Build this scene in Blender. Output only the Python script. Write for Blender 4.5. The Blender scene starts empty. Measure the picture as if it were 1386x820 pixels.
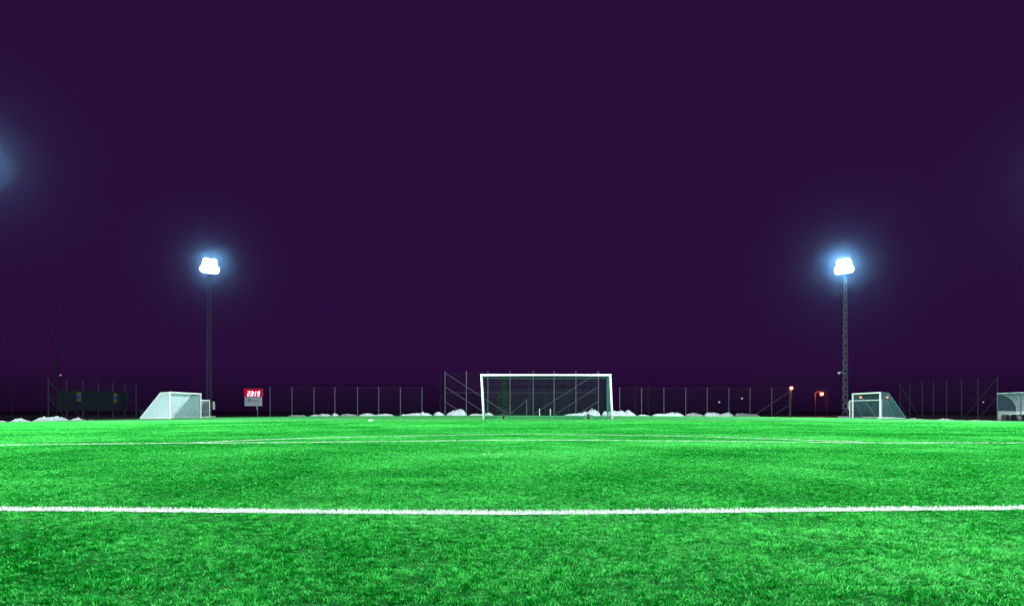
import bpy, math, random
import numpy as np
from mathutils import Vector, noise as mnoise

rnd = random.Random(7)
C = bpy.context.scene
COL = C.collection
PI = math.pi
R = math.radians

# ------------------------------------------------------------------ site layout
F = 924.0                       # focal length of the 24 mm lens, in units of a 1386 wide frame
CH = 0.5                        # camera height
def gz(x):                      # the pitch is crowned: it falls away gently to both touchlines
    return -0.006 * (math.sqrt(min(abs(x), 45.0) ** 2 + 9) - 3)
def G(px, py):                  # ground point for a bearing / depression
    y = CH * F / (py - 555.5)
    for _ in range(30):
        x = (px - 693) * y / F
        y = (CH - gz(x)) * F / (py - 555.5)
    return (px - 693) * y / F, y
def X_(px, y): return (px - 693) * y / F
def Z_(py, y): return CH + (555.5 - py) * y / F

# ------------------------------------------------------------------ mesh helpers
class MB:
    def __init__(s): s.v = []; s.f = []
    def add(s, vs, fs):
        n = len(s.v); s.v += [tuple(v) for v in vs]; s.f += [tuple(i + n for i in f) for f in fs]; return s
    def box(s, a, b):
        (x0, y0, z0), (x1, y1, z1) = a, b
        return s.add([(x0,y0,z0),(x1,y0,z0),(x1,y1,z0),(x0,y1,z0),(x0,y0,z1),(x1,y0,z1),(x1,y1,z1),(x0,y1,z1)],
                     [(0,3,2,1),(4,5,6,7),(0,1,5,4),(1,2,6,5),(2,3,7,6),(3,0,4,7)])
    def cbox(s, a, b, c=0.02):          # box with chamfered vertical and top edges
        (x0, y0, z0), (x1, y1, z1) = a, b
        def ring(i, z): return [(x0+i,y0,z),(x1-i,y0,z),(x1,y0+i,z),(x1,y1-i,z),(x1-i,y1,z),(x0+i,y1,z),(x0,y1-i,z),(x0,y0+i,z)]
        def ring2(i, z): return [(x0+2*i,y0+i,z),(x1-2*i,y0+i,z),(x1-i,y0+2*i,z),(x1-i,y1-2*i,z),(x1-2*i,y1-i,z),(x0+2*i,y1-i,z),(x0+i,y1-2*i,z),(x0+i,y0+2*i,z)]
        rs = [ring2(c, z0), ring(c, z0 + c), ring(c, z1 - c), ring2(c, z1)]
        vs = sum(rs, []); fs = [tuple(range(7, -1, -1)), tuple(range(24, 32))]
        for k in range(3):
            for i in range(8):
                j = (i + 1) % 8; fs.append((k*8+i, k*8+j, k*8+8+j, k*8+8+i))
        return s.add(vs, fs)
    def tube(s, pts, r, n=6, cap=True):
        pts = [Vector(p) for p in pts]
        rs = r if isinstance(r, (list, tuple)) else [r] * len(pts)
        t = (pts[1] - pts[0]).normalized()
        up = Vector((0,0,1)) if abs(t.z) < .9 else Vector((0,1,0))
        vs = []; prev = None
        for i, p in enumerate(pts):
            a = pts[max(i-1,0)]; b = pts[min(i+1,len(pts)-1)]
            t = (b - a).normalized()
            u = (prev if prev is not None else up); u = (u - t * u.dot(t))
            if u.length < 1e-5: u = t.orthogonal()
            u.normalize(); prev = u; w = t.cross(u)
            for k in range(n):
                an = 2 * PI * (k + .5) / n
                vs.append(p + (u * math.cos(an) + w * math.sin(an)) * rs[i])
        fs = []
        for i in range(len(pts) - 1):
            for k in range(n):
                j = (k + 1) % n; fs.append((i*n+k, i*n+j, (i+1)*n+j, (i+1)*n+k))
        if cap: fs += [tuple(range(n-1,-1,-1)), tuple(range((len(pts)-1)*n, len(pts)*n))]
        return s.add(vs, fs)
    def lathe(s, o, axis, prof, n=14):   # prof: (distance along axis, radius)
        o = Vector(o); axis = Vector(axis).normalized(); u = axis.orthogonal().normalized(); w = axis.cross(u)
        vs = []; fs = []
        for d, r in prof:
            for k in range(n):
                a = 2*PI*k/n; vs.append(o + axis*d + (u*math.cos(a) + w*math.sin(a))*max(r,1e-4))
        m = len(prof)
        for i in range(m-1):
            for k in range(n):
                j = (k+1)%n; fs.append((i*n+k, i*n+j, (i+1)*n+j, (i+1)*n+k))
        fs += [tuple(range(n-1,-1,-1)), tuple(range((m-1)*n, m*n))]
        return s.add(vs, fs)
    def net(s, a, b, c, d, cell, r, sag=0.0):   # bilinear patch a-b (along), d-c; square strands
        a, b, c, d = map(Vector, (a, b, c, d))
        def P(u, v): 
            p = (a*(1-u)+b*u)*(1-v) + (d*(1-u)+c*u)*v
            p.z -= sag * math.sin(PI*u) * math.sin(PI*v)
            return p
        nu = max(2, round(max((b-a).length, (c-d).length)/cell)); nv = max(2, round(max((d-a).length,(c-b).length)/cell))
        k = 8 if sag else 1
        for i in range(nu+1): s.tube([P(i/nu, j/k) for j in range(k+1)], r, 4, False)
        for i in range(nv+1): s.tube([P(j/k, i/nv) for j in range(k+1)], r, 4, False)
        return s
    def build(s, name, mat, parent=None, smooth=False):
        me = bpy.data.meshes.new(name); me.from_pydata(s.v, [], s.f); me.update()
        if mat: me.materials.append(mat)
        if smooth: me.polygons.foreach_set('use_smooth', [True]*len(me.polygons))
        o = bpy.data.objects.new(name, me); COL.objects.link(o)
        if parent: o.parent = parent
        return o

def tag(o, label=None, cat=None, group=None, kind=None):
    if label: o['label'] = label
    if cat: o['category'] = cat
    if group: o['group'] = group
    if kind: o['kind'] = kind
    return o
def empty(name, loc=(0,0,0), rz=0):
    o = bpy.data.objects.new(name, None); COL.objects.link(o); o.location = loc; o.rotation_euler = (0,0,rz); o.empty_display_size = .3
    return o
def copy_tree(o, parent=None):
    c = o.copy(); COL.objects.link(c)
    if parent: c.parent = parent
    for ch in [k for k in COL.objects if k.parent == o]: copy_tree(ch, c)
    return c

# ------------------------------------------------------------------ materials
def mat(name, col, rough=.6, metal=0, var=.25, scale=6, emit=None, es=0, bump=0, spec=.5):
    m = bpy.data.materials.new(name); m.use_nodes = True
    nt = m.node_tree; b = nt.nodes['Principled BSDF']
    b.inputs['Roughness'].default_value = rough; b.inputs['Metallic'].default_value = metal
    b.inputs['Specular IOR Level'].default_value = spec
    tc = nt.nodes.new('ShaderNodeTexCoord'); n = nt.nodes.new('ShaderNodeTexNoise')
    n.inputs['Scale'].default_value = scale; n.inputs['Detail'].default_value = 5
    nt.links.new(tc.outputs['Object'], n.inputs['Vector'])
    r = nt.nodes.new('ShaderNodeMix'); r.data_type = 'RGBA'
    r.inputs[6].default_value = tuple(c*(1-var) for c in col) + (1,); r.inputs[7].default_value = tuple(min(1,c*(1+var)) for c in col) + (1,)
    nt.links.new(n.outputs['Fac'], r.inputs[0]); nt.links.new(r.outputs[2], b.inputs['Base Color'])
    if bump:
        bp = nt.nodes.new('ShaderNodeBump'); bp.inputs['Strength'].default_value = bump; bp.inputs['Distance'].default_value = .03
        nt.links.new(n.outputs['Fac'], bp.inputs['Height']); nt.links.new(bp.outputs[0], b.inputs['Normal'])
    if emit:
        b.inputs['Emission Color'].default_value = emit + (1,); b.inputs['Emission Strength'].default_value = es; m.cycles.emission_sampling = 'NONE'
    return m

M = {}
M['white_paint'] = mat('white_paint', (.8,.8,.8), .35, var=.06)
M['white_plastic'] = mat('white_plastic', (.62,.65,.66), .5, var=.1)
M['galv'] = mat('galvanised_steel', (.10,.105,.14), .6, 0, var=.25, scale=9, spec=.2)
M['dull_post'] = mat('dull_fence_post', (.038,.04,.06), .7, spec=.15)  # darker copy of the fence steel; dimness at the sides is put into colour
M['bright_brace'] = mat('galvanised_brace', (.30,.31,.36), .5, spec=.4)
M['mast_steel'] = mat('mast_steel', (.028,.03,.06), .6, 0, var=.25, scale=9, spec=.2)
M['dark_steel'] = mat('dark_steel', (.04,.045,.05), .5, .4)
M['rubber'] = mat('rubber', (.015,.015,.016), .8)
M['net_dark'] = mat('dark_net', (.018,.11,.09), .8)
M['net_white'] = mat('white_net', (.64,.82,.98), .8)
M['net_teal'] = mat('grey_net', (.10,.21,.25), .8)
M['net_fence'] = mat('fence_net', (.02,.024,.03), .8)
M['snow'] = mat('dirty_snow', (.53,.6,.64), .85, var=.42, scale=5, bump=.8)
M['dirty'] = mat('gritty_snow', (.3,.32,.33), .85, var=.8, scale=7, bump=.6)
M['bark'] = mat('bark', (.016,.014,.02), .9, var=.5, scale=12)
M['needles'] = mat('needles', (.03,.055,.05), .8, var=.4)
M['soil'] = mat('frozen_ground', (.025,.022,.022), .95, var=.4, scale=1.2, bump=.3)
M['banner'] = mat('banner_cloth', (.006,.009,.015), .8, var=.35, scale=.6, spec=.08)
M['emblem_yellow'] = mat('emblem_yellow', (.055,.052,.01), .8, spec=.1)
M['emblem_blue'] = mat('emblem_blue', (.01,.035,.12), .8, spec=.1)
M['sign_grey'] = mat('sign_grey', (.27,.28,.34), .6, var=.1)
M['print'] = mat('dark_print', (.06,.05,.08), .5)
M['print_red'] = mat('red_print', (.3,.07,.1), .5)
M['lamp_pole'] = mat('lamp_pole_grey', (.022,.022,.024), .7)
M['cabinet'] = mat('cabinet_grey', (.2,.22,.24), .5, var=.15)
M['lens'] = mat('lit_floodlight_glass', (.9,.9,.9), .2, var=0, emit=(.9,.95,1), es=30)
M['led'] = mat('lit_red_digits', (.1,.01,.01), .4, var=0, emit=(1,.32,.42), es=5)
M['led_panel'] = mat('glowing_red_panel', (.012,.001,.002), .7, var=0, spec=0, emit=(1,.004,.065), es=.42)
M['sodium'] = mat('lit_sodium_globe', (.5,.2,.1), .3, var=0, emit=(1,.055,.04), es=4.5)
M['far_white'] = mat('lit_white_globe', (.5,.5,.5), .3, var=0, emit=(.9,.85,1), es=.5)
M['far_orange'] = mat('lit_orange_globe', (.5,.2,.1), .3, var=0, emit=(1,.25,.08), es=3)

def plastic_glass(name, col, lo, hi):
    m = bpy.data.materials.new(name); m.use_nodes = True; nt = m.node_tree
    b = nt.nodes['Principled BSDF']; out = nt.nodes['Material Output']
    b.inputs['Base Color'].default_value = col + (1,); b.inputs['Roughness'].default_value = .3
    t = nt.nodes.new('ShaderNodeBsdfTransparent'); t.inputs[0].default_value = (.8,.88,.92,1)
    n = nt.nodes.new('ShaderNodeTexNoise'); n.inputs['Scale'].default_value = 5; n.inputs['Detail'].default_value = 8
    mr = nt.nodes.new('ShaderNodeMapRange'); mr.inputs[1].default_value=.3; mr.inputs[2].default_value=.7; mr.inputs[3].default_value = lo; mr.inputs[4].default_value = hi
    tc = nt.nodes.new('ShaderNodeTexCoord'); nt.links.new(tc.outputs['Object'], n.inputs['Vector'])
    nt.links.new(n.outputs['Fac'], mr.inputs[0])
    mx = nt.nodes.new('ShaderNodeMixShader'); nt.links.new(mr.outputs[0], mx.inputs[0])
    nt.links.new(t.outputs[0], mx.inputs[1]); nt.links.new(b.outputs[0], mx.inputs[2]); nt.links.new(mx.outputs[0], out.inputs[0])
    return m
M['poly'] = plastic_glass('weathered_polycarbonate', (.5,.57,.62), .3, .6)
M['poly_dark'] = plastic_glass('smoked_polycarbonate', (.06,.085,.12), .75, .95)

TURF = (.006, .24, .040)
def turf_mat():
    m = bpy.data.materials.new('artificial_turf'); m.use_nodes = True; nt = m.node_tree; b = nt.nodes['Principled BSDF']
    b.inputs['Roughness'].default_value = .9; b.inputs['Specular IOR Level'].default_value = 0
    tc = nt.nodes.new('ShaderNodeTexCoord')
    def nz(s, d, rough=.6):
        n = nt.nodes.new('ShaderNodeTexNoise'); n.inputs['Scale'].default_value = s; n.inputs['Detail'].default_value = d; n.inputs['Roughness'].default_value = rough
        nt.links.new(tc.outputs['Object'], n.inputs['Vector']); return n
    big, fine = nz(.35, 4), nz(30, 6, .75)
    mul = nt.nodes.new('ShaderNodeMath'); mul.operation = 'MULTIPLY_ADD'; mul.inputs[1].default_value = .5
    nt.links.new(big.outputs['Fac'], mul.inputs[0])
    h = nt.nodes.new('ShaderNodeMath'); h.operation = 'MULTIPLY'; h.inputs[1].default_value = .5
    nt.links.new(fine.outputs['Fac'], h.inputs[0]); nt.links.new(h.outputs[0], mul.inputs[2])
    r = nt.nodes.new('ShaderNodeValToRGB'); e = r.color_ramp.elements
    e[0].position = .3; e[0].color = (.014,.15,.032,1); e[1].position = .7; e[1].color = (.07,.29,.09,1)
    nt.links.new(mul.outputs[0], r.inputs[0]); nt.links.new(r.outputs[0], b.inputs['Base Color'])
    bp = nt.nodes.new('ShaderNodeBump'); bp.inputs['Strength'].default_value = .8; bp.inputs['Distance'].default_value = .03
    nt.links.new(fine.outputs['Fac'], bp.inputs['Height']); nt.links.new(bp.outputs[0], b.inputs['Normal'])
    return m
M['turf'] = turf_mat()
def fibre_mat(name, lo, hi, mid=None, trans=.25, rough=.38, spec=.5):
    m = bpy.data.materials.new(name); m.use_nodes = True; nt = m.node_tree; b = nt.nodes['Principled BSDF']; out = nt.nodes['Material Output']
    b.inputs['Roughness'].default_value = rough; b.inputs['Specular IOR Level'].default_value = spec; b.inputs['Specular Tint'].default_value = (.5,1,.62,1)
    a = nt.nodes.new('ShaderNodeAttribute'); a.attribute_name = 'shade'
    r = nt.nodes.new('ShaderNodeMix'); r.data_type = 'RGBA'; r.inputs[6].default_value = lo + (1,); r.inputs[7].default_value = hi + (1,)
    nt.links.new(a.outputs['Fac'], r.inputs[0]); out_col = r.outputs[2]
    if mid:
        q = nt.nodes.new('ShaderNodeValToRGB'); e = q.color_ramp.elements
        e[0].color = lo + (1,); e[1].color = hi + (1,); e.new(.5).color = mid + (1,)
        nt.links.new(a.outputs['Fac'], q.inputs[0]); out_col = q.outputs[0]
    nt.links.new(out_col, b.inputs['Base Color'])
    t = nt.nodes.new('ShaderNodeBsdfTranslucent'); nt.links.new(out_col, t.inputs[0])
    mx = nt.nodes.new('ShaderNodeMixShader'); mx.inputs[0].default_value = trans
    nt.links.new(b.outputs[0], mx.inputs[1]); nt.links.new(t.outputs[0], mx.inputs[2]); nt.links.new(mx.outputs[0], out.inputs[0])
    return m
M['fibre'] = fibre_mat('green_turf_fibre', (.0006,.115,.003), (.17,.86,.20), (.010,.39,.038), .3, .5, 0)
M['fibre_white'] = fibre_mat('white_turf_fibre', (.8,.82,.8), (.88,.89,.87), None, .3, .6, .1)
M['line'] = mat('white_line_turf', (.78,.8,.78), .7, var=.1, scale=20)

# ------------------------------------------------------------------ ground, turf, lines
def sheet(name, xs, ys, zf, m):
    vs = [(x, y, zf(x, y)) for y in ys for x in xs]; n = len(xs)
    fs = [(j*n+i, j*n+i+1, (j+1)*n+i+1, (j+1)*n+i) for j in range(len(ys)-1) for i in range(n-1)]
    return MB().add(vs, fs).build(name, m, smooth=True)
XL, XR, YF = -29.2, 31.3, 72.0
gxs = [-400,-200,-100,-60] + list(range(-45, 46, 3)) + [60,100,200,400]
tag(sheet('ground', gxs, [-60,-30,0,30,60,90,150,250,500], lambda x,y: gz(x)-.05, M['soil']), kind='structure')
txs = list(np.linspace(XL, XR, 42))
tag(sheet('turf', txs, list(np.linspace(-30, YF, 40)), lambda x,y: gz(x), M['turf']), kind='structure')

def spline(pts, n=10):
    out = []
    P = [Vector(p).to_3d() for p in pts]; P = [P[0]*2-P[1]] + P + [P[-1]*2-P[-2]]
    for i in range(1, len(P)-2):
        for k in range(n):
            t = k/n; p0,p1,p2,p3 = P[i-1:i+3]
            out.append(.5*((2*p1)+(p2-p0)*t+(2*p0-5*p1+4*p2-p3)*t*t+(3*p1-p0-3*p2+p3)*t**3))
    out.append(P[-2]); return out
near_pts = [(-12,3.92),(-6,3.72)] + [G(a_, b_+3.5) for a_, b_ in [(0,686.9),(200,688.4),(400,690.3),(693,692.1),(900,690.5),(1150,687.6),(1386,685.6)]] + [(6,3.74),(12,4.0)]
mid_pts = [(-28,9.2)] + [(-14,9.9)] + [G(a_, b_+1.2) for a_, b_ in [(0,601.0),(200,599.1),(380,597.8),(620,595.3),(693,594.6),(830,594.8),(1070,597.3),(1200,598.3),(1386,598.5)]] + [(16,11.0),(29,10.6)]
arc_pts = [G(a_, b_+1) for a_, b_ in [(265,598.0),(380,593.4),(500,590.2),(620,587.8),(700,587.0),(830,587.8),(950,590.1),(1055,593.6),(1165,597.2)]]
goal_pts = [(-7.5,37.0),(3,37.3),(11.5,37.0)]
lines = [('white_line', spline(near_pts), .038), ('white_line', spline(mid_pts), .044), ('white_line', spline(arc_pts), .04), ('white_line', spline(goal_pts), .06)]
SEG = []
for k, (nm, pl, hw) in enumerate(lines):
    vs = []; fs = []
    for i, p in enumerate(pl):
        a = pl[max(i-1,0)]; b = pl[min(i+1,len(pl)-1)]; t = (b-a).normalized(); w = Vector((-t.y,t.x,0))
        for s in (-1, 1):
            q = p + w*hw*s; vs.append((q.x, q.y, gz(q.x)+.004+.0015*k))
        if i: fs.append((2*i-2, 2*i, 2*i+1, 2*i-1)); SEG.append((pl[i-1].x, pl[i-1].y, p.x, p.y, hw))
    tag(MB().add(vs, [f[::-1] for f in fs]).build(nm, M['line']), kind='structure')
dx, dy = G(667, 615)
SEG.append((dx-.10, dy, dx+.12, dy, .010))

# ------------------------------------------------------------------ turf fibres (one mesh)
def vnoise(x, y, cell, seed):
    r = np.random.RandomState(seed); T = r.rand(256, 256)
    u = x/cell; v = y/cell; i = np.floor(u).astype(int); j = np.floor(v).astype(int); fu = u-i; fv = v-j
    fu = fu*fu*(3-2*fu); fv = fv*fv*(3-2*fv)
    g = lambda a, b: T[a % 256, b % 256]
    return (g(i,j)*(1-fu)+g(i+1,j)*fu)*(1-fv) + (g(i,j+1)*(1-fu)+g(i+1,j+1)*fu)*fv
def whiteness(X, Y, y0, y1):
    J = np.random.RandomState(3).rand(len(X))
    white = np.zeros(len(X), bool)
    for (ax, ay, bx, by, hw) in SEG:
        if min(ay, by) > y1+1 or max(ay, by) < y0-1: continue
        lx, ly = bx-ax, by-ay; t = np.clip(((X-ax)*lx+(Y-ay)*ly)/(lx*lx+ly*ly+1e-9), 0, 1)
        white |= np.hypot(X-ax-t*lx, Y-ay-t*ly) < hw + (J-.5)*np.where(Y > 6, .012, .022)
    return white
def fibres(seed, y0, y1, dens, N, segs):
    r = np.random.RandomState(seed)
    # sample distance by the wanted density, then sideways
    yy = np.linspace(y0, y1, 400); w = dens(yy)*(1.5*yy+3.4); cdf = np.cumsum(w); cdf /= cdf[-1]
    area = np.trapz(w, yy); n = int(area*N)
    Y = np.interp(r.rand(n), cdf, yy); X = (r.rand(n)-.5)*(1.5*Y+3.4)
    k = np.maximum(1, Y/3.2)
    nap = ((vnoise(X,Y,.22,1)-.5)*2.2 + (vnoise(X,Y,.9,2)-.5)*1.8 + (vnoise(X,Y,3.5,3)-.5)*1.4)*np.clip(6/Y, .45, 1)
    clump = vnoise(X,Y,.05,4)*.55 + vnoise(X,Y,.14,5)*.45
    az = -PI/2 + nap + (r.rand(n)-.5)*2.6
    az = np.where(r.rand(n) < .6, r.rand(n)*2*PI, az)
    L = (.0065 + .0065*r.rand(n))*(.5+1.0*clump)*np.minimum(1.25, .9+.1*k)
    lean = np.clip(.85 + .9*(r.rand(n)-.5) - (clump-.5)*.9, .12, 1.35)
    bend = np.clip(lean + .45*r.rand(n), 0, 1.6)
    wd = (.0011 + .0009*r.rand(n))*k**.9
    W0 = whiteness(X, Y, y0, y1); L = np.where(W0, (.009+.013*r.rand(n)**1.5)*np.where(Y > 6, .6, 1), L); lean = np.where(W0, .35*r.rand(n), lean); bend = np.where(W0, lean+.2, bend)
    dxx, dyy = np.cos(az), np.sin(az); sx, sy = -np.sin(az+ (r.rand(n)-.5)), np.cos(az)
    Zg = -.006*(np.sqrt(X*X+9)-3)
    root = np.stack([X, Y, Zg], 1); side = np.stack([sx, sy, 0*sx], 1)*wd[:,None]
    d1 = np.stack([dxx*np.sin(lean), dyy*np.sin(lean), np.cos(lean)], 1)
    d2 = np.stack([dxx*np.sin(bend), dyy*np.sin(bend), np.cos(bend)], 1)
    if segs == 2:
        mid = root + d1*(L*.55)[:,None]; tip = mid + d2*(L*.55)[:,None]
        V = np.stack([root-side, root+side, mid+side*.85, mid-side*.85, tip+side*.3, tip-side*.3], 1); q = [0,1,2,3, 3,2,4,5]; nf = 2
    else:
        tip = root + (d1+d2)*(L*.55)[:,None]
        V = np.stack([root-side, root+side, tip+side*.45, tip-side*.45], 1); q = [0,1,2,3]; nf = 1
    nv = V.shape[1]
    idx = (np.arange(n)[:,None]*nv + np.array(q)[None,:]).reshape(-1)
    white = W0
    tuft = vnoise(X, Y*.8, .022, 8)*.6 + vnoise(X, Y*.8, .009*1.5, 9)*.4
    far_ = np.clip(Y/9, 0, 1)
    shade = np.clip(.5 + (tuft-.5)*(1.5-.7*far_)*np.where(r.rand(n) < .8, 1, .3) + .55*(r.rand(n)**1.6-.42) + (.4-.15*far_)*(vnoise(X,Y,.35,6)-.5) + .3*(vnoise(X,Y,1.1,10)-.5) + .3*(vnoise(X,Y,2.6,7)-.5)
                    + .16*np.exp(-((X-.25-.1*(Y-7))/.9)**2-((Y-7)/2.6)**2) - .07 + .08*far_ + .7*(r.rand(n) < .06), 0, 1)  # paints in a midfield light pool and, on scattered fibres, bright glints
    return V.reshape(-1,3), idx, np.repeat(white, nf), np.repeat(shade, nf)
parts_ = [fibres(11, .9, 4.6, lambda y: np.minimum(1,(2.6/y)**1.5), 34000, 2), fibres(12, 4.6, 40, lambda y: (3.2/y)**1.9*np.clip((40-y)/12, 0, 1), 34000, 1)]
me = bpy.data.meshes.new('grass')
Vs = []; Is = []; Ws = []; Ss = []; off = 0
for V, I, W, S in parts_:
    Vs.append(V); Is.append(I+off); Ws.append(W); Ss.append(S); off += len(V)
V = np.concatenate(Vs); I = np.concatenate(Is); W = np.concatenate(Ws); S = np.concatenate(Ss)
me.vertices.add(len(V)); me.vertices.foreach_set('co', V.astype(np.float32).ravel())
me.loops.add(len(I)); me.loops.foreach_set('vertex_index', I.astype(np.int32))
me.polygons.add(len(I)//4); me.polygons.foreach_set('loop_start', np.arange(0, len(I), 4, dtype=np.int32))
me.materials.append(M['fibre']); me.materials.append(M['fibre_white'])
me.polygons.foreach_set('material_index', W.astype(np.int32))
me.update(calc_edges=True)
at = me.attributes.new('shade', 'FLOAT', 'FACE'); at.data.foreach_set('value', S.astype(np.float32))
go = bpy.data.objects.new('grass', me); COL.objects.link(go)
tag(go, 'bright green artificial grass fibres covering the pitch in front of the goal', 'grass', kind='stuff')
print('fibres', len(I)//4)

# ------------------------------------------------------------------ main goal
GX, GY = 2.03, 38.5
def leaning(mb, k):
    mb.v = [(x - k*z, y, z) for (x,y,z) in mb.v]; return mb
def big_goal():
    g = empty('football_goal', (GX, GY, gz(GX)))
    tag(g, 'full size white football goal with dark green net and two wheels behind', 'goal')
    h, w, r, k = 2.44, 3.63, .054, .05
    def oval(p, q): return leaning(MB().tube([p, q], r, 12), k)
    oval((-w,0,0), (-w,0,h+.118)).build('post', M['white_paint'], g, True); oval((w,0,0), (w,0,h+.118)).build('post', M['white_paint'], g, True)
    oval((-w-.058,0,h+.06), (w+.058,0,h+.06)).build('crossbar', M['white_paint'], g, True)
    for s in (-1, 1):
        leaning(MB().tube([(s*w,.06,.06),(s*w,2.05,.06)], .04, 8), k).build('side_bar', M['galv'], g)
        leaning(MB().tube([(s*w,.06,h+.03),(s*w,1.15,h-.06),(s*w,1.3,h-.22),(s*w,2.05,.1)], .02, 6), k).build('net_support', M['galv'], g)
        MB().box((s*w-.05,-.02,0),(s*w+.11,.12,.09)).build('foot_bracket', M['rubber'], g)
    b = MB()
    for a, c in ((-w,-2.95),(-2.2,2.2),(2.85,w)): b.tube([(a,2.05,.07),(c,2.05,.07)], .028, 8)
    for cx in (-2.55, 2.5):
        b.tube([(cx-.42,2.05,.07),(cx-.22,2.05,.22),(cx,2.05,.3),(cx+.22,2.05,.22),(cx+.42,2.05,.07)], .018, 6)
    b.build('rear_bar', M['net_dark'], g)
    for cx in (-2.55, 2.5):
        wh = MB().lathe((cx-.05,2.02,.14),(1,.35,0),[(0,.1),(.02,.14),(.09,.14),(.11,.1)],16).build('wheel', M['rubber'], g)
        MB().lathe((cx-.058,2.017,.14),(1,.35,0),[(0,.05),(.127,.05)],10).build('hub', M['galv'], wh)
    n = MB(); c = .11; t = .0026
    n.net((-w,1.2,h-.1),(w,1.2,h-.1),(w,2.02,.06),(-w,2.02,.06), c, t)
    n.net((-w,.05,h+.02),(w,.05,h+.02),(w,1.2,h-.1),(-w,1.2,h-.1), c, t, .04)
    for s in (-1, 1):
        n.net((s*(w-.03),.05,h),(s*(w-.03),1.2,h-.1),(s*(w-.03),2.02,.06),(s*(w-.03),.05,.06), .09, .0045)
    leaning(n, k).build('net', M['net_dark'], g)
    return g
big_goal()

# ------------------------------------------------------------------ small goals
def small_goal(a, b, side, h, dt, db, r, netm, cell, nr, label, paint='white_paint', net_r=None, frame=None):
    (ax, ay), (bx, by) = a, b
    o = Vector((ax, ay, gz(ax))); L = math.hypot(bx-ax, by-ay)
    g = empty('small_goal', o, math.atan2(by-ay, bx-ax)); tag(g, label, 'goal', 'small goals beside the pitch')
    # local: x along the mouth from the near post, back towards local +y * side
    s = side; P = M[paint]
    for x in (0, L): MB().cbox((x-r,-r,0),(x+r,r,h+r), .012).build('post', P, g)
    MB().cbox((r,-r,h-r),(L-r,r,h+r-.004), .012).build('crossbar', P, g)
    for x in (0, L):
        MB().tube([(x,s*r,h),(x,s*dt,h-.03),(x,s*db,.06)], r*(.45 if frame else .7), 8).build('side_frame', M[frame] if frame else P, g)
        MB().tube([(x,s*r,.05),(x,s*db,.05)], r*(.5 if frame else .8), 8).build('base_bar', M[frame] if frame else P, g)
    MB().tube([(.04,s*db,.05),(L-.04,s*db,.05)], r*.8, 8).build('rear_bar', P, g)
    if cell:
        n = MB()
        n.net((0,s*.04,h-.03),(L,s*.04,h-.03),(L,s*dt,h-.05),(0,s*dt,h-.05), cell, nr)
        n.net((0,s*dt,h-.05),(L,s*dt,h-.05),(L,s*db,.08),(0,s*db,.08), cell, nr)
        for x in (.012, L-.012): n.net((x,s*.04,h-.03),(x,s*dt,h-.05),(x,s*db,.08),(x,s*.04,.08), cell*.8, net_r or nr)
        n.build('net', netm, g)
    return g
a = (X_(230,51), 51.0); b = (X_(271.5,55.9), 55.9)
small_goal(a, b, 1, 2.0, .7, 2.25, .05, M['net_white'], .07, .011, 'white framed goal with dense white net at the left touchline', net_r=.019)
a = (X_(251.3,58), 58.0); b = (X_(283.6,62.2), 62.2)
small_goal(a, b, 1, 1.57, .55, 1.3, .035, M['net_white'], .12, .004, 'low white goal partly hidden behind the dense white net goal')
a = (X_(1191.3,52.3), 52.3); b = (X_(1154.2,57), 57.0)
small_goal(a, b, -1, 2.03, .62, 1.95, .05, M['net_teal'], .08, .0028, 'white goal with thin grey net standing beside the right floodlight mast', net_r=.0034, frame='net_teal')
a = (X_(1193.2,58.5), 58.5); b = (X_(1150.3,63.4), 63.4)
small_goal(a, b, -1, 1.58, .5, 1.2, .04, M['net_teal'], .16, .0025, frame='net_teal', label='low white goal standing behind the thin grey net goal')

# ------------------------------------------------------------------ fences
def strand_tube(mb, p, q, r=.035): mb.tube([p, q], r, 6)
FY = 72.6
def far_fence():
    f = empty('wire_fence', (0, FY, 0)); tag(f, 'low wire fence along the far end, with thin grey posts', 'fence')
    def run(pxs, top):
        for px in pxs:
            x = X_(px, FY); z = Z_(top, FY)
            MB().tube([(x,0,gz(x)-.1),(x,0,z)], .032, 8).build('post', M['galv'], f)
        x0, x1 = X_(pxs[0], FY), X_(pxs[-1], FY); z = Z_(top, FY)-.08
        MB().net((x0,.05,z),(x1,.05,z),(x1,.05,0),(x0,.05,0), .2, .0022).build('wire_mesh', M['net_fence'], f)
        MB().tube([(x0,.05,z+.01),(x1,.05,z+.01)], .003, 4).build('top_wire', M['galv'], f)
    run([365.5,395.2,425,453.2,483.9,512.6,541.9,571.2], 523.8)
    run([838.7,868.4,898.6,928.2,957.3,986.5,1015.3,1044.7,1069], 524.3)
    for (p0, y0, p1, y1) in ((1068,530,1022,561),(1068,548,1048,561)):
        MB().tube([(X_(p0,FY),-.05,Z_(y0,FY)),(X_(p1,FY),-.05,Z_(y1,FY))], .02, 6).build('brace', M['galv'], f)
far_fence()
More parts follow.
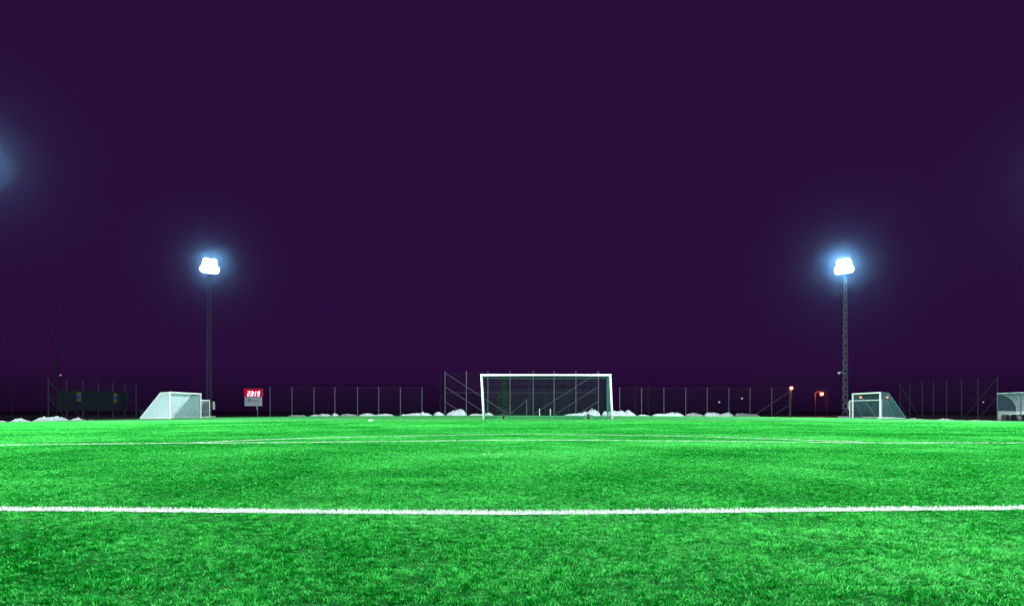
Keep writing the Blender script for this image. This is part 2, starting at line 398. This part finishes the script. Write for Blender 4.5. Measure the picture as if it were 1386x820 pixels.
def back_stop():
    f = empty('ball_stop_fence', (0, FY-.1, 0)); tag(f, 'tall ball stop fence with slanting braces behind the big goal', 'fence')
    y = FY-.1; pxs = [602.3,631.2,660.3,690.3,721.6,750,779.5,810]
    for px in pxs:
        x = X_(px, y); MB().tube([(x,0,gz(x)-.1),(x,0,Z_(502.3,y))], .042, 8).build('post', M['galv'], f)
    x = X_(712.8, y); MB().tube([(x,-.3,-.1),(x,-.3,Z_(540.5,y))], .04, 8).build('post', M['galv'], f)
    for px in (730, 744.5):
        x = X_(px, y); MB().tube([(x,-.6,-.1),(x,-.6,Z_(553,y))], .04, 8).build('short_post', M['white_plastic'], f)
    for (p0,y0,p1,y1) in ((602.5,504.5,689,561),(602.5,523.5,659.5,560.5),(602.5,543.5,629,560.5),(809.8,503.7,721,561),(809.8,523,751,561),(809.8,543,782,560.5),(712.8,541,690.5,560.5)):
        MB().tube([(X_(p0,y),-.09,Z_(y0,y)),(X_(p1,y),-.09,Z_(y1,y))], .026, 6).build('brace', M['galv'], f)
    x0, x1 = X_(pxs[0], y), X_(pxs[-1], y)
    MB().net((x0,.06,Z_(503.5,y)),(x1,.06,Z_(503.5,y)),(x1,.06,0),(x0,.06,0), .16, .003).build('net', M['net_fence'], f)
    MB().tube([(x0,.07,Z_(531.3,y)),(x1,.07,Z_(531.3,y))], .012, 4).build('cable', M['galv'], f)
back_stop()
def side_fence(X, pxs, h, braces, label):
    f = empty('wire_fence', (X, 0, gz(X))); tag(f, label, 'fence')
    ys = [abs(X)*F/abs(px-693) for px in pxs]
    for y in ys: MB().tube([(0,y,-.1),(0,y,h)], .04, 8).build('post', M['dull_post'], f)
    MB().net((.05,ys[0],h-.06),(.05,ys[-1],h-.06),(.05,ys[-1],.05),(.05,ys[0],.05), .2, .0022).build('wire_mesh', M['net_fence'], f)
    MB().tube([(.05,ys[0],h*.5),(.05,ys[-1],h*.5)], .008, 4).build('cable', M['dull_post'], f)
    for (i, z0, j, z1) in braces:
        MB().tube([(-.07 if X > 0 else .07, ys[i], z0), (-.07 if X > 0 else .07, ys[j]+(ys[i]-ys[j])*.06, z1)], .026, 6).build('brace', M['dull_post'], f)
    return ys
side_fence(-38, [65,90,112,133,152.5,168.5,184], 3.36, [(0,3.1,2,0),(0,1.7,1,0)], 'dim wire fence on the left carrying the long dark banner')
side_fence(38, [1218.3,1231.6,1248.3,1263.5,1281.4,1301.7,1323.9,1350.6], 3.35, [(0,3.3,2,0),(0,1.6,1,0),(7,3.2,5,0),(7,1.75,6,0)], 'tall wire fence on the right between small goal and dugout')

def banner():
    x = -37.86; y0, y1 = 37.86*F/(693-76), 37.86*F/(693-173)
    g = empty('banner', (x, (y0+y1)/2, gz(x))); tag(g, 'long dark grey green banner with two yellow and blue emblems on the left fence', 'banner')
    n = 24; vs = []; fs = []
    yy = [y0+(y1-y0)*i/n-(y0+y1)/2 for i in range(n+1)]
    zt = [Z_(527.6+2.6*i/n, y0+(y1-y0)*i/n)-gz(x) for i in range(n+1)]; zb = [Z_(555.2, y0+(y1-y0)*i/n)-gz(x) for i in range(n+1)]
    for k, off in enumerate((0.012, -0.012)):
        for i in range(n+1):
            wv = .018*math.sin(i*1.3)
            vs += [(off+wv, yy[i], zb[i]), (off+wv, yy[i], zt[i])]
    m = 2*(n+1)
    for i in range(n):
        fs += [(2*i,2*i+2,2*i+3,2*i+1), (m+2*i,m+2*i+1,m+2*i+3,m+2*i+2), (2*i+1,2*i+3,m+2*i+3,m+2*i+1), (2*i,m+2*i,m+2*i+2,2*i+2)]
    fs += [(0,1,m+1,m), (2*n,m+2*n,m+2*n+1,2*n+1)]
    MB().add(vs, fs).build('cloth', M['banner'], g)
    for p0, p1, t, bt in ((103,109.3,530.3,543.2),(152.5,157.8,532,545)):
        ya, yb = 37.86*F/(693-p0), 37.86*F/(693-p1); c = (y0+y1)/2
        zt_, zb_ = Z_(t,(ya+yb)/2)-gz(x), Z_(bt,(ya+yb)/2)-gz(x); d = zt_-zb_
        e = MB().box((.035,ya-c,zb_),(.047,yb-c,zt_)).build('emblem', M['emblem_yellow'], g)
        MB().box((.049,ya-c,zb_+.325*d),(.053,yb-c,zb_+.675*d)).build('blue_band', M['emblem_blue'], e)
banner()

# ------------------------------------------------------------------ scoreboard clock
def scoreboard():
    y = 71.0; x = X_(343, y); g = empty('scoreboard', (x, y, gz(x)))
    tag(g, 'scoreboard clock with glowing red digits above a pale grey sign panel', 'scoreboard')
    zz = lambda p: Z_(p, y)-gz(x); xx = lambda p: X_(p, y)-x
    MB().tube([(xx(348.2),.1,-.1),(xx(348.2),.1,zz(530))], .035, 8).build('pole', M['galv'], g)
    MB().tube([(xx(347.2),.06,zz(549)),(xx(347.2),.06,zz(553.5)),(xx(348.2),.09,zz(555))], .05, 6).build('cable_box', M['cabinet'], g)
    p = MB().cbox((xx(331.2),-.06,zz(549.4)),(xx(354.6),.05,zz(537.1)), .012).build('sign_panel', M['sign_grey'], g)
    l = MB()
    for i in range(2):
        for j in range(2):
            l.box((xx(336)+i*.13,-.068,zz(543.3)+j*.16),(xx(336)+i*.13+.11,-.062,zz(543.3)+j*.16+.14))
    l.build('logo', M['print'], p)
    MB().box((xx(340.2),-.067,zz(541.0)),(xx(350.5),-.062,zz(540.4))).build('print', M['print_red'], p)
    MB().box((xx(339.6),-.067,zz(542.9)),(xx(352),-.062,zz(542.3))).build('print', M['print'], p)
    d = MB().cbox((xx(330.2),-.05,zz(537.0)),(xx(356),.05,zz(525.6)), .012).build('display', M['dark_steel'], g)
    MB().box((xx(330.8),-.06,zz(536.8)),(xx(355.4),-.051,zz(526.2))).build('screen', M['led_panel'], d)
    SEGS = {'0':'abcdef','1':'bc','2':'abged','3':'abgcd','9':'abcdfg'}
    w, h, t = .24, .5, .075
    def seg(ch, ox, oz):
        m = MB(); gmt = {'a':(0,h-t,w,h),'d':(0,0,w,t),'g':(0,h/2-t/2,w,h/2+t/2),'f':(0,h/2,t,h),'b':(w-t,h/2,w,h),'e':(0,0,t,h/2),'c':(w-t,0,w,h/2)}
        for i, s in enumerate(SEGS[ch]):
            x0,z0,x1,z1 = gmt[s]; e = .0008*i
            m.box((ox+x0,-.075-e,oz+z0),(ox+x1,-.063,oz+z1))
        m.v = [(vx+(vz-oz)*.16, vy, vz) for vx,vy,vz in m.v]; return m
    oz = zz(535.9)
    for ch, ox in (('2',334.8),('3',339.2),('1',342.9),('9',348.2)): seg(ch, xx(ox), oz).build('digit', M['led'], d)
    for cx, cz in ((343.1,.1),(343.5,.32)): MB().box((xx(cx),-.075,oz+cz),(xx(cx)+.06,-.063,oz+cz+.07)).build('colon_dot', M['led'], d)
scoreboard()

# ------------------------------------------------------------------ floodlight masts
H = 14.9
def mast_proto():
    g = empty('floodlight_mast')
    m = MB(); w0, w1, top = .20, .12, H-.9
    wz = lambda z: w0+(w1-w0)*z/top
    cs = [(1,1),(-1,1),(-1,-1),(1,-1)]
    for (a, b) in cs: m.tube([(a*w0,b*w0,-.1),(a*w1,b*w1,top)], .022, 6)
    m.build('lattice', M['mast_steel'], g)
    m = MB(); z = .3; k = 0
    while z < top-.45:
        z2 = z+.42; p, q = wz(z), wz(z2)
        for i in range(4):
            a, b = cs[i], cs[(i+1)%4]
            if k % 2: a, b = b, a
            m.tube([(a[0]*p,a[1]*p,z),(b[0]*q,b[1]*q,z2)], .011, 4, False)
        z = z2; k += 1
    m.build('bracing', M['bright_brace'], g)
    MB().cbox((-.5,-.5,-.1),(.5,.5,.14), .03).build('footing', M['cabinet'], g)
    MB().cbox((-.22,.31,.75),(.22,.52,1.55), .015).build('control_box', M['cabinet'], g)
    h = MB(); h.tube([(.1,-.95,H-.75),(.1,.95,H-.75)], .05, 8); h.tube([(.1,-.95,H+.0),(.1,.95,H+.0)], .05, 8)
    for y in (-.6, 0, .6): h.tube([(.1,y,H-.75),(.1,y,H+.3)], .035, 6)
    h.tube([(0,0,top-.1),(0,0,H+.1)], .07, 8)
    h.build('lamp_frame', M['mast_steel'], g)
    for r_, cs_ in ((0, (-.85, 0, .8)), (1, (-.5, .45))):
        for c in cs_:
            o = Vector((.22, c*.6, H-.5+r_*.68)); ax = Vector((1, c*.45, -.42)).normalized()
            l = MB().lathe(o-ax*.12, ax, [(0,.09),(.05,.16),(.2,.27),(.26,.37),(.29,.38)], 16).build('floodlight', M['dark_steel'], g, True)
            MB().lathe(o+ax*.172, ax, [(0,.36),(.012,.355)], 16).build('lens', M['lens'], l)
    return g
LAMP = 39000
def beam(root, az, tilt, size, energy, blend=.5):
    l = bpy.data.lights.new('floodlight_beam', 'SPOT'); l.energy = energy; l.spot_size = R(size); l.spot_blend = blend; l.shadow_soft_size = .35
    l.color = (.85,1.0,.98)
    o = bpy.data.objects.new('floodlight_beam', l); COL.objects.link(o); o.parent = root; o.location = (.62, 0, H-.1)
    d = Vector((math.cos(az)*math.cos(tilt), math.sin(az)*math.cos(tilt), math.sin(tilt)))
    o.rotation_euler = d.to_track_quat('-Z','Y').to_euler()
dull = None
proto = mast_proto()
mast_spots = [
    (X_(282.5,66.5), 66.5, (0,36), 1.0, 'lit lattice floodlight mast rising between the left goals and the scoreboard'),
    (X_(1144,66.6), 66.6, (0,36), 1.0, 'lit lattice floodlight mast rising beside the right small goals'),
    (X_(-50,38.5), 38.5, (0,30), .8, 'lit floodlight mast just beyond the left edge, beside snow heaps'),
    (X_(1490,41.8), 41.8, (0,30), .8, 'lit floodlight mast just beyond the right edge, beside dugout'),
    (-30.2, 11.0, (0,31), 1.5, 'lit floodlight mast nearest the camera on the left touchline'),
    (32.4, 11.0, (0,31), 1.5, 'lit floodlight mast nearest the camera on the right touchline'),
]
for i, (x, y, tgt, pw, lab) in enumerate(mast_spots):
    o = proto if i == 0 else copy_tree(proto)
    o.location = (x, y, gz(x)); o.rotation_euler = (0, 0, math.atan2(tgt[1]-y, tgt[0]-x))
    tag(o, lab, 'floodlight mast', 'floodlight masts around the pitch')
    if i == 0:      # dimmer light on this mast is put into its bracing colour
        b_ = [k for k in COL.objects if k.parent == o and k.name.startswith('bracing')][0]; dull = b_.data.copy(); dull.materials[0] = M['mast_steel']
    if i == 1:
        s = MB().tube([(0,0,4.3),(.2,-.4,4.45)], .02, 6).lathe((.2,-.4,4.42), (.5,-.6,-.6), [(0,.05),(.1,.12),(.2,.14)], 10).build('side_lamp', M['white_plastic'], o)
    beam(o, 0, R(-24), 128, LAMP*pw, .6)

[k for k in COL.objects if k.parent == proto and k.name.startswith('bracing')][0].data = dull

# ------------------------------------------------------------------ street lamps and far lights
def street_lamp(px, py, y, r, m, label, energy=0, col=(1,.3,.1), pole_dx=0, cat='street lamp', group=None):
    x = X_(px, y); z = Z_(py, y); g = empty('street_lamp', (x, y, gz(x))); z -= gz(x)
    tag(g, label, cat, group)
    MB().tube([(pole_dx,0,-.1),(pole_dx,0,z-r*.9)] if not pole_dx else [(pole_dx,0,-.1),(pole_dx,0,z+r*.6),(pole_dx*.5,0,z+r*1.3),(0,0,z+r*1.05)], .045, 8).build('pole', M['lamp_pole'], g)
    MB().lathe((0,0,z+r*.75), (0,0,1), [(0,r*1.15),(r*.25,r*.9),(r*.5,r*.3)], 14).build('cap', M['dark_steel'], g)
    MB().lathe((0,0,z-r), (0,0,1), [(0,.05),(r*.15,r*.55),(r*.5,r*.88),(r,r),(r*1.5,r*.88),(r*1.74,r*.6)], 16).build('globe', m, g, True)
    if energy:
        l = bpy.data.lights.new('street_lamp_light', 'POINT'); l.energy = energy; l.color = col; l.shadow_soft_size = r
        o = bpy.data.objects.new('street_lamp_light', l); COL.objects.link(o); o.parent = g; o.location = (0, -r*1.6, z)
street_lamp(1070.7, 525, 77, .2, M['sodium'], 'glowing reddish lamp on a pole at the end of the far fence', 450, (1,.2,.1))
street_lamp(1112, 533, 97, .27, M['sodium'], 'glowing reddish lamp among bare branches left of the right mast', 1300, (1,.12,.05), pole_dx=-.9)
street_lamp(1165, 537.3, 150, .26, M['far_orange'], 'small orange lamp seen through the mouth of the right goal')
street_lamp(1201, 537.5, 150, .24, M['far_orange'], 'small orange lamp seen through the side net of the right goal')
street_lamp(973.5, 544, 150, .20, M['far_white'], 'tiny pale lamp low above snow, left of its taller neighbour')
street_lamp(1004.4, 539, 150, .20, M['far_white'], 'tiny pale lamp between two far fence posts, right of its neighbour')
street_lamp(82, 507.5, 150, .16, M['far_white'], 'tiny pale lamp high above the dark banner')
street_lamp(1331, 544, 150, .15, M['far_white'], 'tiny pale lamp behind the right fence beside dugout')

# ------------------------------------------------------------------ dugout
def dugout():
    X0 = 31.9; Y1 = 44.85; L = 6.15
    g = empty('dugout', (X0, Y1, gz(X0))); tag(g, 'clear curved team dugout with white lower panels at the right edge', 'dugout')
    hf, zl, dp = 1.78, .62, 1.25
    arc = [(dp*math.sin(t), zl+(hf-zl)*math.cos(t)) for t in [R(90)*i/14 for i in range(15)]]
    def plate(pts, y, th):      # polygon plate in the local XZ plane
        n = len(pts); vs = [(u,y,z) for u,z in pts]+[(u,y-th,z) for u,z in pts]
        return MB().add(vs, [tuple(range(n)), tuple(range(2*n-1,n-1,-1))]+[(i,i+n,(i+1)%n+n,(i+1)%n) for i in range(n)])
    for y in (-.02, -L+.03):
        plate([(.03,zl+.02)]+[(u*.985,z-.015) for u,z in arc[:-1]]+[(dp*.985,zl+.02)], y, .008).build('side_window', M['poly_dark'], g)
        plate([(.0,.04),(dp,.04),(dp,zl-.02),(.0,zl-.02)], y, .02).build('side_panel', M['white_plastic'], g)
    sh = MB()
    for i in range(14):
        (u0,z0),(u1,z1) = arc[i], arc[i+1]
        n = Vector((z0-z1,0,u1-u0)).normalized()*.006
        sh.add([(u0,0,z0),(u1,0,z1),(u1,-L,z1),(u0,-L,z0),(u0+n.x,0,z0+n.z),(u1+n.x,0,z1+n.z),(u1+n.x,-L,z1+n.z),(u0+n.x,-L,z0+n.z)],[(0,1,2,3),(7,6,5,4)])
    sh.build('curved_roof', M['poly'], g, True)
    MB().box((dp,-L,.06),(dp+.03,0,zl)).build('back_panel', M['white_plastic'], g)
    for i in range(4):
        y = -L*i/3
        r = MB().tube([(u+.012,y,z+.012) for u,z in arc]+[(dp+.012,y,0)], .028, 8).build('rib', M['white_paint'], g, True)
        MB().tube([(0,y,0),(0,y,hf)], .035, 8).build('front_post', M['galv'], g)
        MB().tube([(0,y,zl),(dp,y,zl)], .02, 6).build('cross_rail', M['white_paint'], g)
    MB().tube([(0,.05,hf+.02),(0,-L-.05,hf+.02)], .02, 8).build('front_beam', M['sign_grey'], g)
    b = empty_mesh = MB(); b.cbox((.62,-L+.15,.42),(1.12,-.15,.48), .015)
    bn = b.build('bench', M['white_plastic'], g)
    for i in range(7):
        y = -.25-(L-.55)*i/6; MB().box((.7,y-.05,0),(1.05,y,.417)).build('bench_leg', M['dark_steel'], bn)
    MB().cbox((.16,-.5,.04),(.42,-.12,.40)).build('dark_block', M['dark_steel'], g)  # added dark block standing in for a black gap under the bench
dugout()

# ------------------------------------------------------------------ snow heaps
def pile(name, pts, Yf, depth, label, m='snow', seed=0):
    """pts: crest as (px, top py); Yf(px) gives the distance of the crest line."""
    px = [p for p,_ in pts]; n = max(20, int((px[-1]-px[0])*1.8)); k = 16
    cx = X_((px[0]+px[-1])/2, Yf((px[0]+px[-1])/2)); cy = Yf((px[0]+px[-1])/2); g0 = gz(cx)
    vs = []; fs = []
    for i in range(n+1):
        p = px[0]+(px[-1]-px[0])*i/n; top = float(np.interp(p, px, [t for _,t in pts]))
        y = Yf(p); x = X_(p, y); h = max(.015, .86*(Z_(top, y)-gz(x)))
        e = min(1, i/2.0, (n-i)/2.0)
        dpt = depth*(.45+.9*min(1,h/.5))
        for j in range(k+1):
            v = j/k*2-1; s = (1-abs(v)**1.7)
            q = Vector((x*2.2, (y+v*dpt)*2.2, seed*3.1)); q2 = q*3.1
            nz = 1+.4*mnoise.noise(q)+.5*mnoise.noise(q2)+.5*mnoise.noise(q2*2.1)
            zz = h*s*max(.25, .3+.7*nz)*e
            jx = .06*mnoise.noise(q2+Vector((5,5,5)))
            vs.append((x+jx-cx, y+v*dpt*(.3+.7*e)-cy, gz(x)+zz-.03-g0))
    w = k+1
    for i in range(n):
        for j in range(k): fs.append((i*w+j, (i+1)*w+j, (i+1)*w+j+1, i*w+j+1))
    o = MB().add(vs, fs).build(name, M[m], smooth=False); o.location = (cx, cy, g0)
    tag(o, label, 'snow heap', 'snow heaps around the pitch')
far = lambda p: YF+.1
left = lambda p: 29.6*F/(693-p)
right = lambda p: 31.9*F/(p-693)
heaps = [
 ([(390,562.5),(396,561),(402,560.7),(407,561.4),(411,560.9),(414,562.5)], far, .5, 'faint gritty snow strip, first from the left along the far fence', 'dirty'),
 ([(419,562.4),(424,560.8),(432,560.4),(437,559.2),(442,560),(449,561.2),(453.5,557.9),(457,560.6),(459,562)], far, .6, 'snow heap ending in a sharp peak at a far fence post', 'snow'),
 ([(459.5,562),(464,560),(470,559.3),(475,560),(479,560.4),(482,561.4),(484,562.2)], far, .6, 'low gritty snow heap just right of the sharp peaked heap', 'dirty'),
 ([(485,562),(490,559.9),(497,558.6),(503,559.4),(508,560.6),(515,560),(522,559),(530,560.5),(534,562)], far, .7, 'long low white snow ridge spanning the middle post of left far fence', 'snow'),
 ([(542,562),(545.5,559.4),(549,560.6),(556,559.2),(563,558.3),(569,559),(573,556.8),(578,558.2),(584,560.5),(586,562)], far, .7, 'snow ridge around the far fence post nearest the tall ball stop', 'snow'),
 ([(586.5,561.8),(590,557.8),(593,555.8),(597,557),(600,559.5),(603,562)], far, .6, 'small pointed snow heap left of the ball stop corner post', 'snow'),
 ([(603.5,562),(606,558.6),(610,556.6),(614,554.2),(618,554),(622,553.7),(626,554.2),(629,557.5),(632,561.8)], far, .9, 'tall rounded snow heap between the first two ball stop posts', 'snow'),
 ([(633,562),(638,560.2),(644,559.2),(650,560),(656,559),(662,557.6),(666,559.8),(669,562)], far, .6, 'low snow strip behind the left post of the big goal', 'snow'),
 ([(762,562),(770,559.4),(778,558.8),(786,558.2),(793,557),(798,554.8),(802,553),(806,554.4),(810,556.4),(813,561.8)], far, .9, 'pointed snow heap behind the net at the big goal right half', 'snow'),
 ([(813.5,561.8),(818,556),(823,556.8),(829,555.6),(835,556.6),(840,555.4),(845,557),(849,553.6),(853,555.4),(858,559.6),(861,562)], far, .9, 'snow heap behind the right post of the big goal', 'snow'),
 ([(861.5,562),(867,560.4),(873,560.8),(881,562.2)], far, .5, 'thin snow strip right of the heap behind the right goal post', 'snow'),
 ([(882,562),(887,559.6),(894,558.9),(900,559.6),(906,557.8),(912,557.2),(917,558),(922,560),(926,562.2)], far, .8, 'lumpy snow ridge at the third fence post right of goal', 'snow'),
 ([(927,562.2),(932,559),(938,558.3),(945,558.9),(950,559.8),(952,562.2)], far, .6, 'dark gritty snow heap in the middle of the right far fence', 'dirty'),
 ([(952.5,562),(956,558.2),(961,557.5),(968,558.7),(975,559.6),(981,558),(985,556.9),(989,558.2),(993,562.2)], far, .8, 'twin peaked snow heap below the two tiny pale lamps', 'snow'),
 ([(993.5,562.2),(998,559),(1004,558.5),(1011,559.4),(1017,560),(1022,559.8),(1025,560.3),(1029,562.8)], far, .7, 'gritty snow heap last along the far fence towards the reddish lamp', 'dirty'),
 ([(-24,572),(-14,566),(-6,566.4),(2,568.2),(8,571.4)], left, .8, 'snow heap cut off by the left picture edge', 'snow'),
 ([(9,571.8),(16,569.6),(21,568.6),(24,565.2),(28,564.9),(31,565.4),(34,567),(38,571)], left, .8, 'rounded snow heap left of the big heap at the fence post', 'snow'),
 ([(45,571.2),(52,567.4),(57,563.8),(62,562.6),(68,562.8),(73,564.6),(78,562.6),(82,564.4),(85,568),(88,570.6)], left, 1.1, 'largest snow heap, two humps at the foot of a tall post', 'snow'),
 ([(88.5,570),(94,568),(100,566.8),(104,563.6),(108,566.4),(112,567),(117,569.4)], left, .8, 'spiky snow heap under the left half of the banner', 'snow'),
 ([(118,569.3),(122,567.3),(130,567.8),(140,567.6),(150,567),(156,567.3),(166,567.4),(178,567.2),(187,568)], left, .6, 'long thin snow strip running from under the banner towards left goal', 'snow'),
 ([(1226,567),(1231,565.7),(1236,564.8),(1241,565.9),(1250,566.5),(1262,567.6)], right, .6, 'thin snow strip starting at the right goal net', 'snow'),
 ([(1262.5,567.8),(1270,566.6),(1276,565.6),(1283,565.9),(1290,567.2),(1300,568.6)], right, .6, 'low snow strip in the middle of the right fence', 'snow'),
 ([(1300.5,568.8),(1312,567.8),(1322,567.6),(1334,568.2),(1346,568.9),(1360,570),(1374,571),(1392,572)], right, .6, 'long snow strip running along to the dugout', 'snow'),
]
for i, (pts, yf, dp, lab, m) in enumerate(heaps): pile('snow_heap', pts, yf, dp, lab, m, i)

# ------------------------------------------------------------------ trees and shrubs
def bare_tree(px, y, h, r, lean, seed, label, spread=1.0, limbs=9):
    rr = random.Random(seed); x = X_(px, y)
    g = empty('bare_tree', (x, y, gz(x)-.05)); tag(g, label, 'tree', 'bare trees beyond the fences')
    pts = []; n = 10
    for i in range(n+1):
        t = i/n; pts.append(Vector((lean*h*t*t + .06*math.sin(i*1.7+seed), .05*math.cos(i*1.3+seed), h*t)))
    MB().tube(pts, [r*(1-.85*i/n) for i in range(n+1)], 7).build('trunk', M['bark'], g, True)
    c = MB()
    def br(p, d, L, rad, lv):
        q = [p]; dd = d.copy()
        for k in range(4):
            dd = (dd + Vector((rr.uniform(-.25,.25), rr.uniform(-.25,.25), rr.uniform(0,.22)))).normalized(); q.append(q[-1]+dd*L/4)
        c.tube(q, [rad*(1-.8*k/4) for k in range(5)], 4, False)
        if lv:
            for k in range(4):
                b = q[1+k % 4]; e = (dd + Vector((rr.uniform(-1,1), rr.uniform(-1,1), rr.uniform(-.2,.5)))).normalized(); br(b, e, L*.45, rad*.5, lv-1)
    for i in range(limbs):
        t = .35+.6*i/limbs; k = t*n; a = pts[int(k)].lerp(pts[min(n,int(k)+1)], k-int(k)); an = i*2.4+seed
        br(a, Vector((math.cos(an), math.sin(an), .7)).normalized(), h*.2*spread*(1.25-t), r*.3*(1.1-t*.6), 2)
    c.build('crown', M['bark'], g)
T = [
 (16, 82, 6.5, .06, .10, 'thin sapling leaning right at the far left, behind snow'),
 (56, 84, 7, .06, .06, 'thin dark sapling just left of the first left fence post'),
 (76, 86, 14, .10, .0, 'very tall thin bare tree rising above the banner'),
 (596, 82, 5.2, .08, .0, 'faint bare tree just left of the ball stop corner post'),
 (716.5, 78, 5.2, .12, .0, 'pale bare trunk behind the goal, beside the short braced post'),
 (738.5, 80, 5.0, .10, .0, 'faint bare tree framed in the middle of the goal mouth'),
 (746.5, 84, 5.2, .09, .01, 'faint bare tree left of the middle ball stop braces'),
 (769, 81, 5.1, .10, .0, 'faint bare tree between the right ball stop braces'),
 (860, 83, 3.6, .08, .0, 'faint bare tree just right of the big goal'),
 (877.5, 83, 4.2, .07, .0, 'faint thin tree behind the second fence post right of goal'),
 (1119, 99, 3.4, .08, -.04, 'bare tree lit red by the lamp in its branches'),
]
for i, (px, y, h, r, ln, lab) in enumerate(T): bare_tree(px, y, h, r, ln, i+3, lab, 1.5 if px == 1119 else .8)
def spruce(px, y, h, rad, label, seed):
    rr = random.Random(seed); x = X_(px, y); g = empty('spruce_tree', (x, y, gz(x)-.05)); tag(g, label, 'tree')
    MB().tube([(0,0,0),(0,0,h*.95)], [.14,.03], 7).build('trunk', M['bark'], g)
    c = MB()
    for i in range(900):
        t = rr.random()**.8; z = h*(.08+.9*t); an = rr.uniform(0,2*PI); L = rad*(1-t)*rr.uniform(.55,1.1)+.1
        d = Vector((math.cos(an), math.sin(an), -.25)); p = Vector((0,0,z)); s = Vector((-d.y,d.x,0))
        for k in range(5):
            f = .3+.7*k/4; q = p+d*L*f; ww = rr.uniform(.03,.08); e = Vector((rr.uniform(-.1,.1), rr.uniform(-.1,.1), rr.uniform(-.2,.02)))
            c.add([q-s*ww, q+s*ww, q+d*.16+e+s*.01, q+d*.16+e-s*.01], [(0,1,2,3)])
    c.build('crown', M['needles'], g)
spruce(683, 79, 4.6, 1.5, 'dim spruce seen through the left half of the big goal net', 5)
def shrub(px, y, h, label, seed):
    rr = random.Random(seed); x = X_(px, y); g = MB()
    for i in range(60):
        an = rr.uniform(0,2*PI); s = rr.uniform(.2,.7); p = Vector((rr.uniform(-.15,.15), rr.uniform(-.15,.15), -.05)); q = p+Vector((math.cos(an)*s, math.sin(an)*s, h*rr.uniform(.5,1)))
        m_ = p.lerp(q,.5)+Vector((0,0,.12)); g.tube([p,m_,q],[.012,.009,.004],4,False)
    o = g.build('shrub', M['bark']); o.location = (x, y, gz(x)); tag(o, label, 'shrub')
shrub(196, 56, .95, 'small leafless shrub behind the dense white net goal', 4)

# a small training disc lying on the turf
mx, my = G(502, 569.3)
o = MB().lathe((0,0,0), (0,0,1), [(0,.13),(.012,.13),(.05,.075),(.06,.07)], 18).build('marker_disc', M['white_paint'], smooth=True)
o.location = (mx, my, gz(mx)+.002); tag(o, 'small white marker disc lying on the turf left of the goal', 'marker')

# ------------------------------------------------------------------ haze
hz = MB().box((-405,-65,-1.4), (405,505,19)).build('haze', None)
hm = bpy.data.materials.new('night_haze'); hm.use_nodes = True; nt = hm.node_tree
nt.nodes.remove(nt.nodes['Principled BSDF']); pv = nt.nodes.new('ShaderNodeVolumePrincipled')
pv.inputs['Density'].default_value = .00005; pv.inputs['Color'].default_value = (.22,.5,1,1); pv.inputs['Anisotropy'].default_value = .988
nt.links.new(pv.outputs[0], nt.nodes['Material Output'].inputs['Volume']); hz.data.materials.append(hm)
tag(hz, 'thin night haze glowing faintly below the floodlights', 'haze', kind='stuff')

# ------------------------------------------------------------------ night sky
w = bpy.data.worlds.new('World'); C.world = w; w.use_nodes = True; nt = w.node_tree; bg = nt.nodes['Background']
tc = nt.nodes.new('ShaderNodeTexCoord'); sp = nt.nodes.new('ShaderNodeSeparateXYZ'); rp = nt.nodes.new('ShaderNodeValToRGB')
nt.links.new(tc.outputs['Generated'], sp.inputs[0]); nt.links.new(sp.outputs['Z'], rp.inputs[0])
e = rp.color_ramp.elements
e[0].position = 0; e[0].color = (.0085,.0022,.016,1); e[1].position = .06; e[1].color = (.0212,.0040,.0395,1)
nt.links.new(rp.outputs[0], bg.inputs[0]); bg.inputs[1].default_value = 1.0

# ------------------------------------------------------------------ camera and render
cam = bpy.data.cameras.new('camera'); co = bpy.data.objects.new('camera', cam); COL.objects.link(co)
cam.sensor_width = 36; cam.lens = 24; cam.shift_y = 145.5/1386; cam.clip_end = 2000; cam.clip_start = .05
co.location = (0, 0, CH); co.rotation_euler = (R(90), 0, 0); C.camera = co
C.view_settings.view_transform = 'Standard'; C.view_settings.look = 'None'; C.view_settings.exposure = 0; C.view_settings.gamma = 1
cy = C.cycles
cy.max_bounces = 5; cy.diffuse_bounces = 2; cy.glossy_bounces = 2; cy.transmission_bounces = 3; cy.transparent_max_bounces = 12; cy.volume_bounces = 0
cy.sample_clamp_indirect = 1.5; cy.use_denoising = True; cy.denoising_prefilter = 'ACCURATE'
cy.caustics_reflective = False; cy.caustics_refractive = False
